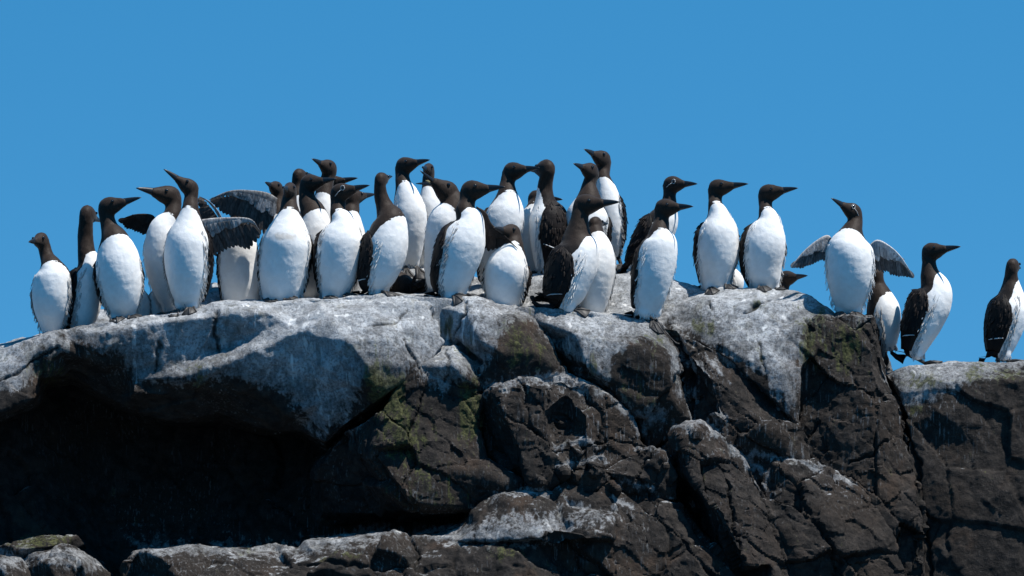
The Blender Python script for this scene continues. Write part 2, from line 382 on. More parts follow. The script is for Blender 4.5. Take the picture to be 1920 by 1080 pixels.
def relief(boundary, interior, yb, rise=0.0):
    """a solid block: front relief through the given points, straight back to depth yb"""
    pts = list(boundary) + list(interior); nb = len(boundary)
    res = delaunay_2d_cdt([Vector((p[0], -p[1])) for p in pts], [], [list(range(nb))], 1, 1e-6)
    vs2, faces, orig = res[0], res[2], res[3]
    dep = []
    for i, v in enumerate(vs2):
        if orig[i]: dep.append(pts[orig[i][0]][2])
        else: dep.append(min(pts, key=lambda p: (p[0] - v.x) ** 2 + (p[1] + v.y) ** 2)[2])
    V = [P(v.x, -v.y, y) for v, y in zip(vs2, dep)]
    nV = len(V)
    B = []
    for v, p in zip(vs2, V):
        B.append(Vector((p.x, yb, p.z + rise)))
    F = [list(f) for f in faces] + [[i + nV for i in reversed(f)] for f in faces]
    cnt = {}
    for f in faces:
        for i, j in zip(f, list(f[1:]) + [f[0]]): cnt[(i, j)] = cnt.get((i, j), 0) + 1
    for (i, j) in list(cnt):
        if (j, i) not in cnt: F.append([j, i, i + nV, j + nV])
    return mesh_from('relief', V + B, F)
ROCKS = []
def block(name, boundary, interior, yb, voxel=.0055, smooth=6, rough=1.0, blocky=1.0, rise=0.0, parent=None, white=True, **props):
    me = remeshed(relief(boundary, interior, yb, rise), voxel)
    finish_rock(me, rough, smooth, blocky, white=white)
    o = link(name, me, M_ROCK, parent, **props); ROCKS.append(o)
    if blocky > .7: me.set_sharp_from_angle(angle=math.radians(28))
    return o

# ------------------------------------------------------------------ the rock's top, a broad back sloping up behind the front edge
TOP = [(-250, 740, 0), (-150, 715, 0), (-60, 682, 0), (0, 662, 0), (60, 639, 0), (120, 625, .02), (200, 606, .02), (300, 588, .02), (400, 577, .02), (500, 570, .02), (600, 562, .02), (690, 553, .02), (760, 556, .02), (850, 559, .02),
       (900, 563, .02), (960, 574, .02), (1010, 578, .02), (1080, 584, .02), (1150, 590, .02), (1200, 599, .0), (1240, 606, .0), (1290, 620, .02),
       (95, 631, .1), (147, 617, .16), (229, 603, .05), (322, 588, .17), (353, 582, .04), (453, 584, .3), (525, 574, .28), (529, 568, .08), (565, 574, .42), (582, 564, .22), (627, 561, .07), (655, 562, .2),
       (605, 574, .34), (620, 577, .46), (703, 552, .05), (740, 545, .25), (768, 500, .42), (797, 501, .52), (730, 505, .42), (825, 548, .2), (800, 556, .25), (770, 557, .26), (820, 505, .45), (865, 518, .42), (847, 556, .05), (925, 540, .24), (945, 574, .1), (1018, 514, .26), (990, 514, .36), (1095, 522, .28),
       (1152, 494, .42), (1055, 581, .04), (1108, 588, .12), (1185, 512, .35), (1214, 598, .02), (1160, 514, .33), (1230, 522, .33), (1270, 528, .3), (1341, 543, .25), (1378, 545, .42), (1433, 547, .25), (1465, 556, .5),
       (1350, 543, .22), (1480, 549, .22), (1520, 562, .22), (265, 606, .2), (290, 606, .2), (400, 526, .42), (372, 540, .4), (425, 536, .4), (200, 580, .45), (100, 625, .4), (0, 665, .4), (400, 590, .9), (0, 690, .9), (-250, 740, .9), (700, 540, .9), (1000, 530, .9), (1300, 560, .9), (1520, 590, .9), (1520, 570, .5)]
def top_mesh():
    K = np.array([(lambda p: (p.x, p.y, p.z))(P(x, y, d)) for x, y, d in TOP])
    xs = np.arange(-1.95, 0.93, .012); ys = np.arange(-.01, 1.0, .012)
    X, Y = np.meshgrid(xs, ys); Y = Y + np.interp(960 + X * SCALE, [1215, 1300], [0, .24])
    q = np.stack([X.ravel(), Y.ravel()], 1)
    d2 = (q[:, None, 0] - K[None, :, 0]) ** 2 + (q[:, None, 1] - K[None, :, 1]) ** 2
    w = 1 / (d2 + .0006) ** 1.7
    Z = (w * K[None, :, 2]).sum(1) / w.sum(1)
    nx, ny = len(xs), len(ys)
    V = [(q[i, 0], q[i, 1], Z[i]) for i in range(len(q))] + [(q[i, 0], q[i, 1], Z[i] - np.interp(960 + q[i, 0] * SCALE, [690, 770], [.07, .26])) for i in range(len(q))]
    N = nx * ny; F = []
    for j in range(ny - 1):
        for i in range(nx - 1):
            a = j * nx + i; F.append((a, a + 1, a + nx + 1, a + nx)); F.append((a + N, a + nx + N, a + nx + 1 + N, a + 1 + N))
    for i in range(nx - 1):
        F.append((i, i + N, i + 1 + N, i + 1)); a = (ny - 1) * nx + i; F.append((a, a + 1, a + 1 + N, a + N))
    for j in range(ny - 1):
        a = j * nx; F.append((a, a + nx, a + nx + N, a + N)); a = j * nx + nx - 1; F.append((a, a + N, a + nx + N, a + nx))
    return mesh_from('top', V, F)
me = remeshed(top_mesh(), .008)
finish_rock(me, .35, 3, 0, cracks=False)
ROCK = link('rock_outcrop', me, M_ROCK, None, kind='structure', label='whitewashed sea rock the seabirds stand on'); ROCKS.append(ROCK)

UPB = [(-300, 780, .02), (-160, 722, .0), (-60, 680, 0), (0, 659, 0), (60, 636, 0), (120, 621, 0), (200, 603, 0), (300, 585, 0), (400, 573, 0), (500, 565, 0), (600, 557, 0), (690, 550, 0), (740, 551, 0), (818, 560, 0),
       (822, 600, -.04), (834, 640, -.06), (792, 695, -.12), (745, 725, -.14), (715, 752, -.15), (700, 762, -.12), (660, 792, -.07), (610, 835, -.02), (560, 806, .06), (480, 800, .09), (420, 785, .10), (330, 792, .10), (250, 772, .10),
       (228, 760, .10), (130, 706, .10), (75, 706, -.04), (60, 745, -.08), (0, 772, -.10), (-160, 840, -.1), (-300, 880, -.1)]
UPI = [(-160, 745, -.05), (0, 685, -.05), (60, 662, -.05), (100, 648, -.045), (200, 624, -.05), (300, 604, -.055), (400, 592, -.06), (500, 584, -.065), (600, 574, -.075), (690, 570, -.06), (760, 572, -.05),
       (40, 715, -.08), (-80, 780, -.09), (150, 665, -.02), (240, 690, -.01), (250, 712, -.02), (330, 684, -.025), (410, 658, -.03), (470, 632, -.04), (540, 604, -.065),
       (250, 735, -.05), (340, 707, -.06), (420, 684, -.07), (480, 658, -.09), (560, 622, -.11), (620, 592, -.115), (655, 640, -.165), (690, 690, -.18), (705, 735, -.17), (560, 690, -.075), (600, 760, -.055), (480, 730, -.04), (640, 720, -.12), (330, 745, -.005), (420, 735, -.015), (540, 775, -.02), (130, 680, .02),
       (720, 640, -.145), (770, 610, -.095), (800, 640, -.085), (760, 680, -.13)]
block('boulder', UPB, UPI, .5, smooth=5, blocky=.35, parent=ROCK)
block('boulder', [(818, 574, .0), (890, 557, 0), (960, 570, 0), (1000, 598, -.03), (1036, 645, -.05), (1062, 708, -.08), (960, 716, -.1), (905, 730, -.1), (850, 745, -.1), (785, 700, -.1), (764, 682, -.1), (828, 650, -.03), (842, 618, -.02), (825, 600, 0)],
      [(880, 588, -.07), (905, 640, -.12), (950, 606, -.09), (850, 684, -.155), (940, 662, -.14), (1002, 662, -.11), (870, 706, -.16), (815, 690, -.14), (850, 640, -.03), (880, 664, -.05)], .45, smooth=5, blocky=.4, parent=ROCK)
block('boulder', [(960, 574, .02), (1010, 576, 0), (1080, 582, 0), (1150, 588, 0), (1200, 597, 0), (1238, 606, -.01), (1275, 652, -.03), (1292, 740, -.04), (1304, 800, -.04), (1210, 850, -.02), (1190, 790, -.0), (1120, 730, 0.02), (1060, 706, 0.02), (1030, 645, .03), (990, 600, .03)],
      [(1010, 602, -.045), (1080, 626, -.1), (1100, 690, -.12), (1150, 640, -.1), (1150, 720, -.1), (1200, 652, -.11), (1250, 680, -.1), (1262, 740, -.09), (1200, 770, -.08), (1040, 650, -.03), (1130, 610, -.06), (1215, 620, -.05)], .4, smooth=6, blocky=.5, parent=ROCK)
block('rock_face', [(1232, 606, .03), (1265, 614, .02), (1345, 652, .02), (1420, 712, 0), (1502, 790, -.02), (1510, 870, -.06), (1430, 890, -.06), (1330, 830, -.05), (1290, 820, -.0), (1200, 850, .02), (1282, 700, .02)],
      [(1380, 745, -.06), (1325, 700, -.055), (1440, 810, -.09), (1350, 780, -.06), (1300, 670, -.04)], .45, smooth=3, blocky=.9, parent=ROCK)
block('boulder', [(1100, 540, .36), (1160, 511, .34), (1230, 519, .34), (1270, 524, .30), (1302, 543, .24), (1350, 540, .21), (1410, 542, .21), (1480, 546, .20), (1522, 561, .14), (1562, 590, .08), (1545, 640, .02), (1505, 690, -.03), (1496, 800, -.05), (1440, 742, -.05), (1360, 674, .0), (1300, 642, .05), (1230, 626, .06), (1100, 626, .1)],
      [(1200, 560, .2), (1270, 568, .15), (1330, 560, .13), (1400, 566, .11), (1480, 568, .09), (1350, 610, .05), (1430, 640, -.0), (1500, 612, .02), (1470, 700, -.05), (1425, 690, -.03), (1240, 590, .13), (1530, 615, .035)], .8, smooth=7, rough=1.0, blocky=.35, parent=ROCK)
block('rock_pillar', [(1488, 790, .02), (1500, 650, .03), (1530, 602, .04), (1575, 591, .06), (1600, 588, .05), (1640, 588, .06), (1655, 630, .06), (1668, 690, .05), (1692, 770, .03), (1722, 880, 0), (1740, 1000, -.05), (1740, 1240, -.1), (1490, 1240, -.1), (1478, 880, 0)],
      [(1540, 660, .03), (1600, 622, .015), (1580, 760, -.01), (1640, 760, -.015), (1600, 880, -.05), (1668, 900, -.04), (1520, 800, -.0), (1640, 660, .01), (1560, 612, .03)], .5, smooth=3, blocky=.9, parent=ROCK)
block('rock_face', [(1655, 700, .15), (1700, 684, .12), (1790, 677, .12), (1920, 677, .12), (2060, 680, .12), (2300, 700, .12), (2300, 1240, -.05), (1690, 1240, -.02), (1702, 800, .04), (1676, 730, .08)],
      [(1760, 712, .03), (1850, 712, .03), (1950, 715, .03), (1760, 765, .01), (1850, 850, 0), (1950, 900, -.02), (1800, 1000, -.04), (2100, 900, -.02)], .9, smooth=4, rough=.8, blocky=.4, parent=ROCK)
# the green-stained buttress and the fractured blocks below
block('rock_buttress', [(590, 880, .06), (640, 800, -.02), (712, 772, -.15), (760, 702, -.12), (790, 690, -.12), (850, 720, -.13), (905, 700, -.10), (902, 760, -.11), (890, 800, -.12), (905, 862, -.15), (965, 912, -.16), (990, 940, -.14), (900, 952, -.14), (790, 958, -.2), (700, 965, .05), (600, 970, .15)],
      [(715, 785, -.165), (706, 860, -.20), (745, 908, -.22), (788, 945, -.24), (640, 860, .01), (850, 740, -.13), (820, 800, -.16), (830, 880, -.2), (900, 890, -.18), (770, 780, -.17), (870, 830, -.14)], .4, smooth=3, blocky=.9, parent=ROCK)
block('rock_buttress', [(885, 745, .0), (905, 727, -.1), (960, 711, -.13), (1060, 705, -.13), (1122, 724, -.12), (1190, 780, -.1), (1202, 830, -.1), (1250, 850, -.13), (1275, 900, -.15), (1272, 940, -.15), (1150, 970, -.15), (1000, 945, -.12), (968, 920, .02), (900, 868, .08), (882, 800, .08)],
      [(935, 746, -.18), (955, 800, -.20), (985, 880, -.22), (1000, 918, -.21), (1018, 724, -.175), (1022, 775, -.19), (1050, 792, -.12), (1066, 740, -.16), (1075, 800, -.16), (1100, 780, -.18), (1130, 770, -.155), (1240, 850, -.17), (1100, 880, -.2), (1210, 895, -.19), (1040, 850, -.21), (990, 760, -.17)], .4, smooth=2, blocky=1.1, parent=ROCK)
block('rock_buttress', [(1230, 850, .02), (1268, 805, -.1), (1288, 796, -.12), (1310, 794, -.12), (1360, 828, -.12), (1400, 860, -.12), (1440, 920, -.14), (1540, 1240, -.24), (1400, 1240, -.24), (1385, 1075, -.12), (1290, 945, .02), (1245, 905, .04)],
      [(1276, 818, -.15), (1300, 900, -.21), (1345, 965, -.25), (1400, 1060, -.29), (1350, 865, -.18), (1410, 955, -.22), (1450, 1060, -.26)], .4, smooth=2, blocky=1.0, parent=ROCK)
block('rock_slope', [(1385, 855, -.03), (1440, 856, -.07), (1520, 868, -.07), (1600, 918, -.07), (1662, 1000, -.07), (1740, 1240, -.1), (1400, 1240, -.2), (1375, 950, -.08)],
      [(1480, 895, -.14), (1550, 978, -.17), (1500, 1050, -.22), (1440, 950, -.16), (1620, 1060, -.16), (1460, 872, -.12)], .4, smooth=3, blocky=.9, parent=ROCK)
block('rock_slope', [(960, 985, -.2), (1060, 905, -.16), (1130, 893, -.14), (1200, 922, -.15), (1280, 943, -.15), (1312, 1000, -.18), (1370, 1060, -.22), (1430, 1240, -.3), (880, 1240, -.3), (900, 1010, -.2)],
      [(1100, 960, -.24), (1200, 1000, -.26), (1100, 1050, -.29), (1250, 1060, -.28), (1240, 950, -.22), (1290, 1010, -.24), (1020, 1010, -.26)], .4, smooth=2, blocky=1.0, parent=ROCK)
block('ledge', [(780, 1004, .0), (860, 975, -.06), (895, 958, -.18), (930, 932, -.2), (985, 925, -.2), (1040, 924, -.2), (1062, 960, -.24), (1150, 965, -.26), (1152, 1010, -.36), (1030, 1014, -.35), (930, 1014, -.33), (860, 1016, -.3)],
      [(960, 955, -.28), (1020, 955, -.27), (900, 985, -.29), (960, 990, -.33), (1080, 985, -.34)], .35, smooth=4, blocky=.6, parent=ROCK)
block('ledge', [(228, 1062, -.1), (252, 1030, -.2), (300, 1026, -.22), (400, 1023, -.22), (560, 1030, -.24), (572, 1014, -.24), (640, 1003, -.24), (730, 997, -.24), (762, 1010, -.24), (850, 1002, -.24), (960, 1009, -.25), (1042, 1006, -.26), (1080, 1240, -.44), (228, 1240, -.42)],
      [(300, 1044, -.31), (450, 1044, -.32), (650, 1026, -.32), (720, 1020, -.32), (850, 1030, -.32), (980, 1034, -.33), (500, 1085, -.38), (800, 1085, -.38), (560, 1050, -.34), (600, 1044, -.345), (780, 1050, -.29), (350, 1090, -.37)], .4, smooth=4, blocky=.7, parent=ROCK)
block('stone', [(-80, 1022, .0), (0, 1019, 0), (80, 1004, 0), (148, 1002, 0), (162, 1020, 0), (120, 1044, 0), (0, 1056, 0), (-80, 1056, 0)], [(40, 1030, -.06), (110, 1022, -.06)], .25, smooth=4, blocky=.6, parent=ROCK)
block('stone', [(30, 1070, -.05), (62, 1036, -.05), (130, 1026, -.06), (180, 1044, -.06), (208, 1075, -.06), (215, 1240, -.1), (20, 1240, -.1)], [(90, 1054, -.16), (140, 1056, -.16), (120, 1120, -.2)], .3, smooth=6, blocky=.5, parent=ROCK)
block('stone', [(-80, 1040, -.06), (0, 1035, -.07), (42, 1050, -.08), (62, 1076, -.09), (60, 1240, -.12), (-80, 1240, -.12)], [(10, 1062, -.2), (20, 1130, -.24)], .3, smooth=6, blocky=.5, parent=ROCK)
for x, y, r, d in ((1080, 845, 34, -.2), (1052, 882, 26, -.22), (1112, 876, 28, -.23), (1345, 782, 42, -.06), (1150, 912, 30, -.2), (1240, 870, 26, -.16), (1010, 900, 20, -.22), (1300, 812, 24, -.15)):
    R_ = random.Random(x)
    bd = [(x + r * R_.uniform(.8, 1.25) * math.cos(t), y - r * .75 * R_.uniform(.75, 1.2) * math.sin(t), d + .05) for t in [k * math.tau / 9 for k in range(9)]]
    block('knob', bd, [(x - r * .2, y - r * .25, d - .01), (x + r * .3, y + r * .2, d - .03)], d + .2, smooth=4, blocky=.8, parent=ROCK)
# the hollow under the overhang
block('rock_face', [(-320, 760, .48), (-160, 700, .48), (60, 690, .48), (400, 690, .48), (900, 690, .34), (900, 1240, .2), (300, 1240, .25), (-320, 1240, .25)],
      [(150, 800, .55), (350, 850, .6), (550, 820, .55), (420, 980, .5), (200, 980, .5), (700, 900, .28), (0, 900, .3)], .8, voxel=.009, smooth=4, blocky=.8, parent=ROCK)
block('rock_face', [(880, 780, .16), (1200, 780, .14), (1480, 800, .14), (1700, 840, .14), (1720, 1240, .05), (860, 1240, .05)], [(1100, 950, .08), (1400, 950, .08)], .7, voxel=.009, smooth=4, blocky=.8, parent=ROCK)
# the islet below, down to the water
def islet():
    R_ = random.Random(4); V = []; F = []
    nseg = 40
    lv = [(CZ - 1.02, 2.4, .0, .0), (CZ - 1.4, 3.0, .35, .2), (CZ - 2.6, 4.2, .9, .6), (CZ - 4.6, 6.0, 1.8, 1.2)]
    for z, rx, f, b in lv:
        for k in range(nseg):
            t = k * math.tau / nseg
            V.append((math.cos(t) * rx * R_.uniform(.93, 1.05), .35 + math.sin(t) * ((.60 + f) if math.sin(t) < 0 else (.9 + b)) * R_.uniform(.93, 1.03), z))
    for l in range(len(lv) - 1):
        for k in range(nseg):
            a = l * nseg + k; b = l * nseg + (k + 1) % nseg
            F.append((a, b, b + nseg, a + nseg))
    F.append(tuple(range(nseg))); F.append(tuple(reversed(range((len(lv) - 1) * nseg, len(lv) * nseg))))
    return mesh_from('islet', V, F)
me = remeshed(islet(), .05); finish_rock(me, 3.5, 2, 2.2, cracks=False, white=False)
link('rock_base', me, M_ROCK, ROCK)
ms = NT('sea_water', .12, .5)
ms.b.inputs['Base Color'].default_value = rgb(.012, .035, .05)
sv = ms.coord(); sw = ms.noise(.6, 6, .6, sv)
ms.l(ms.bump(sw, .5, .4), ms.b.inputs['Normal'])
bm = bmesh.new(); bmesh.ops.create_grid(bm, x_segments=8, y_segments=8, size=6000)
me = bpy.data.meshes.new('sea'); bm.to_mesh(me); bm.free()
link('sea', me, ms.m, None, kind='structure', label='open sea around the rock').location.z = 0.0

dg = bpy.context.evaluated_depsgraph_get()
def bvh_all():
    vs, ts = [], []; off = 0
    for o in ROCKS:
        me = o.data; a = co(me)
        q = np.empty(len(me.loops), np.int32); me.loops.foreach_get('vertex_index', q)
        q = q.reshape(-1, 4) if len(q) == 4 * len(me.polygons) else None
        if q is None: continue
        vs.append(a); ts.append(q + off); off += len(a)
    V = np.concatenate(vs); Q = np.concatenate(ts)
    c = V[Q[:, 0]]
    return BVHTree.FromPolygons(V.tolist(), Q[(c[:, 2] > CZ - .35)].tolist())
GROUND = bvh_all()
def ground(x, y, z0, default):
    h = GROUND.ray_cast(Vector((x, y, z0)), Vector((0, 0, -1)), .5)
    return h[0].z if h[0] is not None else default
# ------------------------------------------------------------------ the seabirds
def catmull(K, per):
    K = np.asarray(K, float); out = []
    E = np.concatenate([[2 * K[0] - K[1]], K, [2 * K[-1] - K[-2]]])
    for i in range(1, len(E) - 2):
        a, b, c, d = E[i - 1], E[i], E[i + 1], E[i + 2]
        for t in np.arange(per) / per:
            out.append(.5 * (2 * b + (c - a) * t + (2 * a - 5 * b + 4 * c - d) * t * t + (3 * b - a - 3 * c + d) * t ** 3))
    out.append(K[-1]); return np.array(out)
def loft(rings, close=True):
    """rings: (k, seg, 3) -> vertices, faces"""
    k, s, _ = rings.shape; V = rings.reshape(-1, 3).tolist(); F = []
    for i in range(k - 1):
        for j in range(s):
            a = i * s + j; b = i * s + (j + 1) % s
            F.append((a, b, b + s, a + s))
    F.append(tuple(range(s - 1, -1, -1))); F.append(tuple(range((k - 1) * s, k * s)))
    return V, F
def ring_frames(c, f):
    T = np.gradient(c, axis=0); T /= np.linalg.norm(T, axis=1)[:, None] + 1e-12
    F = f[None] - (T @ f)[:, None] * T
    F /= np.linalg.norm(F, axis=1)[:, None] + 1e-12
    return T, F, np.cross(T, F)
def tube(path, rad, seg=6):
    c = np.array(path, float); T = np.gradient(c, axis=0); T /= np.linalg.norm(T, axis=1)[:, None] + 1e-12
    u = np.array([.31, .77, .55]); A = np.cross(T, u); A /= np.linalg.norm(A, axis=1)[:, None]; B = np.cross(T, A)
    ph = np.arange(seg) * math.tau / seg; rad = np.broadcast_to(rad, (len(c),))
    return loft(c[:, None] + rad[:, None, None] * (np.cos(ph)[None, :, None] * A[:, None] + np.sin(ph)[None, :, None] * B[:, None]))
def merge(*parts):
    V, F = [], []
    for v, f in parts:
        o = len(V); V += list(map(tuple, v)); F += [tuple(i + o for i in q) for q in f]
    return V, F
def blade(base, tip, wid, nor, curve, th=.0009):
    """one flight feather: a narrow vane with a raised shaft, rounded at its tip"""
    base, tip, nor = map(lambda v: np.array(v, float), (base, tip, nor))
    ax = tip - base; L = np.linalg.norm(ax); ax /= L; sd = np.cross(nor, ax); sd /= np.linalg.norm(sd)
    V = []; F = []
    prof = ((0, .6), (.3, .9), (.6, 1), (.82, .86), (.94, .55), (1.0, .08))
    for t, wf in prof:
        c = base + ax * L * t + sd * curve * math.sin(t * 1.6) - nor * .0  
        V += [c - sd * wid * wf * .5, c + nor * th * 1.6, c + sd * wid * wf * .5, c - nor * th]
    for i in range(len(prof) - 1):
        for j in range(4):
            a = i * 4 + j; b = i * 4 + (j + 1) % 4; F.append((a, b, b + 4, a + 4))
    F.append((3, 2, 1, 0)); n = len(V); F.append((n - 4, n - 3, n - 2, n - 1))
    return V, F
def polyline(pts, t):
    pts = np.array(pts, float); d = np.r_[0, np.cumsum(np.linalg.norm(np.diff(pts, axis=0), axis=1))]; d /= d[-1]
    return np.stack([np.interp(t, d, pts[:, k]) for k in range(3)], 1)

def spread_wing(root, lead, trail, y0, y1, under=True, n=17, lining=.5, pale=False):
    """a lifted wing: leading and trailing edge traced from shoulder to tip, lining over the quill roots, every quill its own mesh"""
    ln = len(lead); tn = len(trail)
    Ld = [P(x, y, y0 + (y1 - y0) * i / (ln - 1)) for i, (x, y) in enumerate(lead)]
    Tr = [P(x, y, y0 + .012 + (y1 - y0) * i / (tn - 1)) for i, (x, y) in enumerate(trail)]
    t = np.linspace(0, 1, 25); A = polyline(catmull(Ld, 8), t); B = polyline(catmull(Tr, 8), t)
    nor = np.array([0., -1., 0.])
    # lining
    R_ = np.random.default_rng(int(abs(lead[0][0]) * 7 + lead[0][1])); rows = []
    dirx = 1.0 if lead[-1][0] > lead[0][0] else -1.0
    for i in range(25):
        ch = B[i] - A[i]
        k = lining * (1 - .82 * t[i] ** 1.2) * (1 + R_.uniform(-.1, .1)); ring = []
        taper = (.30 + .70 * (1 - t[i]) ** .8) * min(1, np.linalg.norm(ch) / .03)
        for q, h in ((0, .0), (.10, .0024), (.30, .0026), (.7, .0016), (1, .0004), (.7, -.002), (.35, -.003), (.1, -.003)):
            ring.append(A[i] + ch * (q * k - .01) + nor * (h * taper + .0007 * R_.uniform(-1, 1)))
        rows.append(ring)
    V, F = loft(np.array(rows))
    wm = (M_UNDERP if pale else M_UNDER) if under else M_WINGB
    o = link('wing', mesh_from('wing', V, F), wm, root); fix_normals(o.data)
    qm = (M_QUILLP if pale else M_QUILL) if under else M_WINGB
    def quill(s, start, stop, wid, off, mat, tilt, name):
        sb = s * .86 + .02
        a = polyline(A, [sb])[0]; bb = polyline(B, [sb])[0]; b = polyline(B, [min(1, s ** .90)])[0]
        b = b + (A[-1] - b) * max(0, (s - .8) / .2) * .7
        base = a + (bb - a) * start; end = a + (b - a) * stop
        L = np.linalg.norm(end - base)
        me = mesh_from(name, *blade(base + off, end + off, wid(L), nor + np.array([tilt, 0, .20]), L * .06 * dirx))
        link(name, me, mat, o, smooth=False)
    span = np.linalg.norm(B[-1] - B[0])
    for i in range(n):
        s = (i + .5) / n
        quill(s, .20, 1.0 + R_.uniform(-.04, .05), lambda L: max(.0075, 1.6 * span / n, L * .10), nor * (-.0040 - .0010 * (i % 2)), qm, -.34 * dirx, 'feather')
    m = int(n * 1.3)
    for i in range(m if lining > .3 else 0):                                   # a row of shorter coverts over the quill roots
        s = (i + .5) / m * .74
        kk = lining * (1 - .82 * s ** 1.2)
        quill(s, kk * .45, kk * (1.1 + R_.uniform(-.2, .35)), lambda L: max(.009, R_.uniform(1.8, 3.2) * span / m), nor * (.0012 + .0008 * (i % 2)), wm, -.25 * dirx, 'covert')
    return o

def guillemot(label, y, yaw, trunk, nb, head, tip, toward=1, tail=None, foot=None, wings=(1, -1), feet=True, bridled=False, soil=0.0, flank=0.0, bar=False, gape=None, wingscale=1.0, category='seabird'):
    f = np.array([math.sin(math.radians(yaw)), -math.cos(math.radians(yaw)), 0.0])
    R = head[2] / SCALE * 1.0
    # --- centre line
    pts = []
    m = len(trunk)
    for i, (x, yy, r) in enumerate(trunk):
        u = i / max(1, nb)
        off = f[1] * (-.018 + .034 * math.sin(min(u, 1.3) * 1.9)) if i <= nb else 0.0
        p = P(x, yy, y + off); pts.append((p.x, p.y, p.z, r / SCALE))
    hc = np.array(P(head[0], head[1], y)); 
    tp = np.array(P(tip[0], tip[1], y)); proj = np.linalg.norm(tp - hc); full = 3.55 * R
    if proj < full: tp = tp + np.array([0, -toward * math.sqrt(full * full - proj * proj), 0])
    h = tp - hc; HL = np.linalg.norm(h); h /= HL
    nk = hc - h * R * .42
    pts.append((nk[0], nk[1], nk[2], R * .70))
    K = catmull(pts, 7); c = K[:, :3]; rr = K[:, 3]
    # rounded lower end
    T0 = c[0] - c[1]; T0 /= np.linalg.norm(T0)
    ext = [(c[0] + T0 * rr[0] * a, rr[0] * b) for a, b in ((.30, .55), (.20, .80), (.08, .95))]
    c = np.concatenate([[e[0] for e in ext], c]); rr = np.concatenate([[e[1] for e in ext], rr])
    T, F, Sd = ring_frames(c, f)
    seg = 26; ph = np.arange(seg) * math.tau / seg
    rings = c[:, None] + rr[:, None, None] * (np.cos(ph)[None, :, None] * F[:, None] * .97 + np.sin(ph)[None, :, None] * Sd[:, None])
    parts = [loft(rings)]
    if feet:
        for sd in (1, -1):                    # feathered thighs
            tr = rr[5] * .56; qc = c[5] + F[5] * rr[5] * .36 + Sd[5] * sd * rr[5] * .44
            bm = bmesh.new(); bmesh.ops.create_uvsphere(bm, u_segments=14, v_segments=9, radius=1.0)
            vv = np.array([v.co[:] for v in bm.verts]); ff = [[v.index for v in q.verts] for q in bm.faces]; bm.free()
            parts.append(((qc + vv * np.array([tr, tr, min(.038, tr * 1.35)])).tolist(), ff))
    # --- head and face
    up = np.array([0, 0, 1.0]); U = up - (up @ h) * h; U /= np.linalg.norm(U); H = np.cross(h, U)
    HP = [(-1.02, .22, .0), (-.88, .55, .0), (-.6, .80, .0), (-.2, .93, .01), (.2, .93, 0), (.65, .83, -.03), (1.05, .66, -.06), (1.45, .51, -.07), (1.8, .40, -.08), (2.0, .30, -.09)]
    hr = np.array([[hc + h * R * s + U * R * o + R * q * (math.cos(a) * U * (1 if math.cos(a) > 0 else 1.02) + math.sin(a) * H * .80) for a in ph] for s, q, o in HP])
    parts.append(loft(hr))
    V, Fc = merge(*parts)
    me = remeshed(mesh_from('guillemot', V, Fc), .0042); relax(me, 4)
    a = co(me)
    a = a + nrm(me) * (.0008 * noise(a, 70, 3) + .0020 * noise(a + y * 3, 14, 4))[:, None]; setco(me, a)
    # --- where it is dark
    cc = c[::2]; FF = F[::2]; arc = np.r_[0, np.cumsum(np.linalg.norm(np.diff(c, axis=0), axis=1))]
    idx = np.argmin(((a[:, None] - cc[None]) ** 2).sum(2), 1)
    s = arc[::2][idx] + ((a - cc[idx]) * T[::2][idx]).sum(1)
    rad = a - cc[idx]; rad -= (rad * T[::2][idx]).sum(1)[:, None] * T[::2][idx]; rad /= np.linalg.norm(rad, axis=1)[:, None] + 1e-9
    al = (rad * FF[idx]).sum(1)
    s_nb = arc[min(3 + 7 * nb, len(arc) - 1)]
    bnd = np.interp(al, [-1, -.5, -.2, .1, .45, .8, 1], [-.2, -.12, -.066, -.026, -.009, -.002, .001])
    d = np.maximum(s - s_nb - bnd, (-.30 - al) * .07)
    hd = ((a - hc) @ h); inhead = (np.linalg.norm((a - hc) - np.outer(np.clip(hd, -R, 2.2 * R), h), axis=1) < R * 1.15)
    d = np.where(inhead & (s > s_nb - .02), .02, d)
    attr(me, 'dark', sstep(-.005, .005, d)); attr(me, 'head', sstep(-.05, .0, s - s_nb))
    attr(me, 'flank', flank * np.exp(-((al - .02) / .28) ** 2) * sstep(0, .25, s / s_nb + .1) * (1 - sstep(.55, .9, s / s_nb)))
    attr(me, 'soil', np.maximum(soil * np.exp(-((s - s_nb * .72) / .02) ** 2) * sstep(.6, 1, al), .55 * (1 - sstep(.0, .045, s))))
    root = link('guillemot', me, M_PLUM)
    root['label'] = label; root['category'] = category; root['group'] = 'guillemots crowding the top of the sea rock'
    # --- loose flank feathers that break the edge of the folded wing
    rg = np.random.default_rng(int(head[0] * 3 + head[1])); tv, tf = [], []
    def tuft(k, ang, ln, wd, sgn, lift=.002):
        i = int(np.clip(k, 2, len(c) - 2)); dr = math.cos(ang) * F[i] + sgn * math.sin(ang) * Sd[i]
        p0 = c[i] + dr * (rr[i] + lift * .2); tang = np.cross(dr, T[i]) * sgn
        e = p0 - T[i] * ln + dr * lift + tang * (-.25) * ln * rg.uniform(.2, 1.4)
        v_, f_ = blade(p0 + T[i] * ln * .4 - dr * .003, e, wd, dr, rg.uniform(-.002, .002), .0005)
        o_ = len(tv); tv.extend(v_); tf.extend([tuple(q + o_ for q in qq) for qq in f_])
    n_b = 3 + 7 * nb
    for sgn in wings or (1, -1):
        for _ in range(70):
            k = rg.uniform(.05, .80) * n_b; tuft(k, math.radians(rg.uniform(64, 85) + 8 * max(0, .25 - k / n_b) * 4), rg.uniform(.010, .022), rg.uniform(.0022, .0045), sgn, rg.uniform(.001, .0045))
